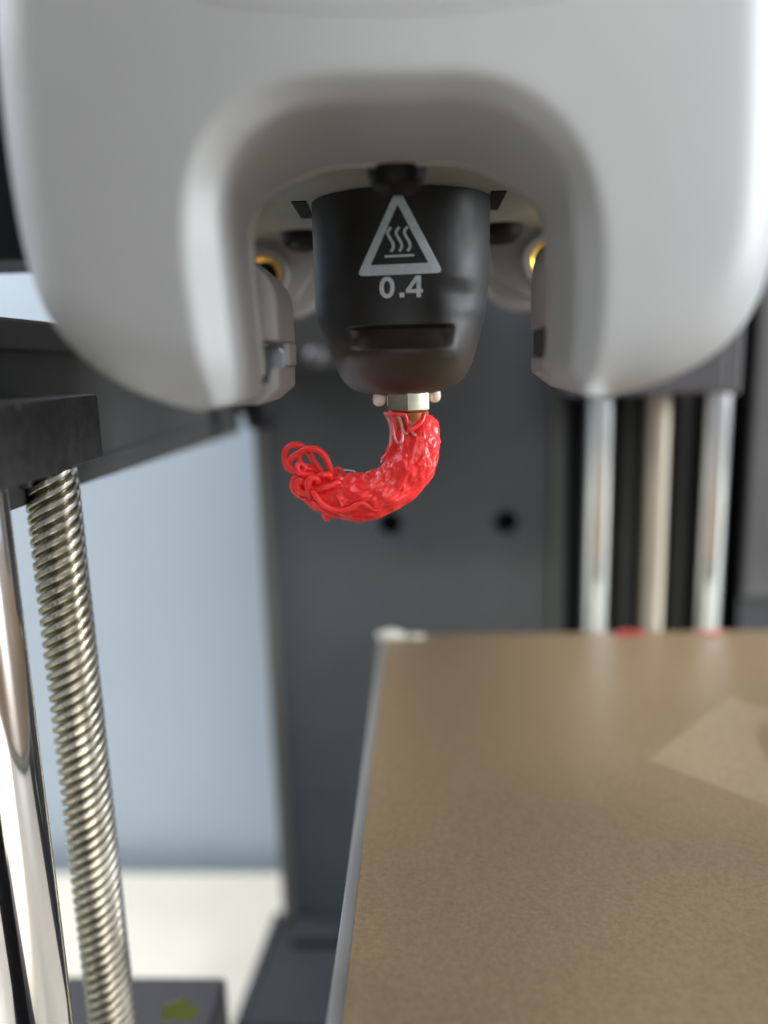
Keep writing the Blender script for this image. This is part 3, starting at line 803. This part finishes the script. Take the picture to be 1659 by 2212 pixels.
# web of plastic behind the strings, under the nozzle
def px_tube(pts, r, dy=0.0, n=10, k=6, jit=0.0):
    P = []
    for q in spline([tuple(p) if len(p) == 3 else (p[0], p[1], 0) for p in pts], k):
        P.append(UY(q[0], q[1], BY + dy + q[2]))
    return tube(P, r, n, jit)
parts.append(px_tube([(868, 905), (866, 940), (862, 980), (846, 1015)], [1.7] * 19, 1.2, 14))
parts.append(px_tube([(850, 905), (849, 945), (848, 985), (836, 1012)], [0.55] * 19, 1.0, 12))
parts.append(px_tube([(884, 908), (886, 930), (880, 960)], [1.9] * 13, 0.8, 14))
Vv, Ff = merge(*parts)
body = mesh('melted_body', Vv, Ff, M_red, blob, smooth=True)
def remesh(o, vox, it=3, fac=0.5):
    md = o.modifiers.new('r', 'REMESH'); md.mode = 'VOXEL'; md.voxel_size = vox * S; md.use_smooth_shade = True
    m2 = o.modifiers.new('s', 'SMOOTH'); m2.factor = fac; m2.iterations = it
    dg = bpy.context.evaluated_depsgraph_get(); dg.update()
    nm = bpy.data.meshes.new_from_object(o.evaluated_get(dg))
    o.modifiers.clear(); mt = o.data.materials[0]; o.data = nm
    nm.materials.clear(); nm.materials.append(mt)
    for p in nm.polygons: p.use_smooth = True
remesh(body, 0.095, 4, 0.5)
def c2(pts):   # enlargement coordinates of the tangled end -> picture coordinates
    return [(594 + p[0] * 0.1302, 940 + p[1] * 0.1302) + ((p[2],) if len(p) > 2 else (0,)) for p in pts]
def strand(name, pts, r, m=None, dy=0.0, label=None):
    o = mesh(name, *px_tube(c2(pts), r, dy, 14, 7, 0.10), m or M_redmatte, blob, smooth=True)
    if label: o['label'] = label
    return o
strand('strand', [(420, 640, 0.6), (290, 600, 0.2), (190, 520, 0), (170, 400, 0), (175, 270, 0), (255, 180, 0), (370, 155, 0), (480, 205, 0.2), (560, 290, 0.8), (640, 420, 1.0), (740, 560, 0.8), (800, 700, 0.3)], 0.46)
strand('strand', [(230, 440, -0.4), (300, 360, -0.3), (400, 300, -0.3), (480, 250, -0.6), (580, 225, -0.9), (690, 235, -1.0), (790, 300, -1.0), (865, 410, -1.0), (905, 530, -0.9), (945, 660, -0.6), (980, 800, 0)], 0.50)
strand('strand', [(520, 250, 0.5), (580, 340, 0.2), (640, 430, -0.2), (700, 500, -0.4), (745, 590, -0.4), (760, 720, 0)], 0.30)
strand('strand', [(190, 430, -0.8), (240, 520, -1.0), (330, 590, -1.2), (440, 600, -1.4), (500, 540, -1.5), (430, 470, -1.5), (370, 510, -1.8), (390, 600, -2.0), (490, 650, -1.8), (620, 650, -1.2)], 0.44)
strand('strand', [(400, 330, -0.1), (410, 420, -0.5), (400, 500, -0.9), (460, 570, -0.8), (600, 560, -0.4), (700, 620, 0)], 0.40)
strand('strand', [(620, 640, 0), (540, 560, 0.3), (470, 520, 0.6), (560, 500, 0.9), (650, 560, 0.6)], 0.30)
strand('strand', [(600, 1020, -1.5), (560, 920, -2.4), (550, 800, -3.0), (600, 720, -3.2), (690, 720, -3.0), (720, 800, -2.2), (740, 880, -1.0)], 0.50)
strand('strand', [(500, 680, -0.3), (380, 700, -0.2), (310, 770, -0.1), (310, 880, 0), (390, 970, 0), (500, 1040, 0), (600, 1120, -0.2), (700, 1200, -0.3), (820, 1230, -0.5), (960, 1180, -0.8)], 0.55)
strand('strand', [(560, 700, -0.6), (450, 720, -1.0), (380, 800, -1.2), (390, 900, -1.4), (480, 960, -1.6), (600, 980, -1.8)], 0.52)
strand('strand', [(640, 940, -3.2), (690, 1020, -3.5), (760, 1110, -3.7), (860, 1190, -3.9), (980, 1240, -4.0), (1120, 1250, -4.1), (1260, 1215, -4.2), (1370, 1150, -4.3), (1460, 1125, -4.3), (1560, 1180, -4.2), (1650, 1230, -4.0), (1720, 1220, -3.8)], 0.42)
strand('strand', [(860, 1390, -1.0), (825, 1330, -1.2), (845, 1270, -1.4), (930, 1270, -1.6), (1010, 1290, -1.4), (1010, 1330, -1.0), (930, 1330, -0.8)], 0.46)
strand('strand', [(1000, 640, 0.5), (1010, 570, 0.5), (1060, 550, 0.5), (1110, 590, 0.5), (1120, 660, 0.6)], 0.28)
strand('strand', [(1030, 1010, -3.9), (1070, 1080, -4.0), (1110, 1180, -4.0)], 0.26)
strand('strand', [(700, 900, -3.0), (800, 870, -3.4), (920, 840, -3.4), (1020, 790, -3.2), (1100, 800, -2.6)], 0.46)
strand('strand', [(640, 1130, -2.0), (730, 1180, -2.6), (840, 1250, -2.6), (960, 1320, -2.0), (1100, 1330, -1.5)], 0.46)
strand('hair_string', [(1110, 575, 0.6), (1180, 580, 0.6), (1260, 588, 0.5), (1330, 605, 0.3)], 0.10, M_hair)
# lumpy knot the strands run into
kn = []
rk = random.Random(5)
for k in range(26):
    a = (rk.uniform(440, 1050), rk.uniform(640, 1180), rk.uniform(-2.2, 1.0))
    a = (a[0], max(a[1], 640 + (a[0] - 440) * 0.0), a[2])
    if a[1] > 950 and a[0] < 640: a = (700, a[1], a[2])
    pts_ = [a]
    for j in range(4):
        q = pts_[-1]
        pts_.append((min(1080, max(420, q[0] + rk.uniform(-130, 130))), min(1200, max(660, q[1] + rk.uniform(-110, 110))), q[2] + rk.uniform(-0.5, 0.5)))
    kn.append(px_tube(c2(pts_), 0.46, 0, 8, 4))
kn.append(px_tube(c2([(560, 800), (700, 880), (860, 950), (1000, 980)]), [1.2 + 0.06 * i for i in range(19)], -0.4, 16))
kb = mesh('strand_knot', *merge(*kn), M_redmatte, blob, smooth=True)
remesh(kb, 0.12, 2)
# stretched strings between nozzle and body
def c1(pts): return [(756 + p[0] * 0.1465, 831.6 + p[1] * 0.1465) + ((p[2],) if len(p) > 2 else (0,)) for p in pts]
def string(pts, r, m=M_string):
    mesh('string', *px_tube(c1(pts), r, 0, 12, 7, 0.15), m, blob, smooth=True)
string([(525, 425, -0.3), (560, 500, -0.5), (595, 590, -0.6), (605, 690, -0.7), (600, 790, -0.6), (590, 900, -0.2), (570, 1000, 0.4)], 0.22)
string([(555, 420, -1.4), (585, 500, -1.4), (612, 600, -1.4), (622, 700, -1.3), (612, 800, -1.0), (605, 900, -0.6)], 0.18)
string([(620, 425, -2.2), (635, 540, -2.2), (640, 660, -2.3), (660, 770, -2.5), (700, 850, -2.8), (745, 850, -3.2)], 0.18)
string([(690, 430, -2.8), (735, 510, -2.8), (765, 610, -2.9), (775, 730, -3.1), (765, 840, -3.4)], 0.22)
string([(830, 500, -2.8), (860, 580, -3.0), (870, 660, -3.3), (840, 710, -3.5), (800, 700, -3.4), (775, 640, -3.2)], 0.18)
string([(880, 540, -2.8), (900, 620, -3.3), (910, 690, -3.7), (960, 740, -4.2)], 0.22)
string([(900, 580, -3.0), (950, 570, -3.3), (1000, 560, -3.4)], 0.22)
string([(515, 412, -0.6), (560, 418, -2.2), (630, 424, -3.1), (720, 430, -3.5), (810, 436, -3.5)], 0.24, M_red)
string([(600, 420, -2.6), (640, 500, -2.4), (660, 600, -2.2), (650, 720, -2.0)], 0.24, M_red)
string([(810, 440, -3.3), (835, 500, -3.2), (850, 600, -3.2)], 0.26, M_red)
string([(520, 1040, 0.3), (490, 1090, 0.0), (455, 1140, -0.2)], 0.12)
string([(575, 900, 0.2), (560, 960, 0.2), (530, 1030, 0.1), (470, 1090, 0)], 0.26, M_red)
string([(1090, 440, -2.6), (1050, 540, -3.2), (960, 620, -3.8), (880, 660, -4.0)], 0.40, M_red)
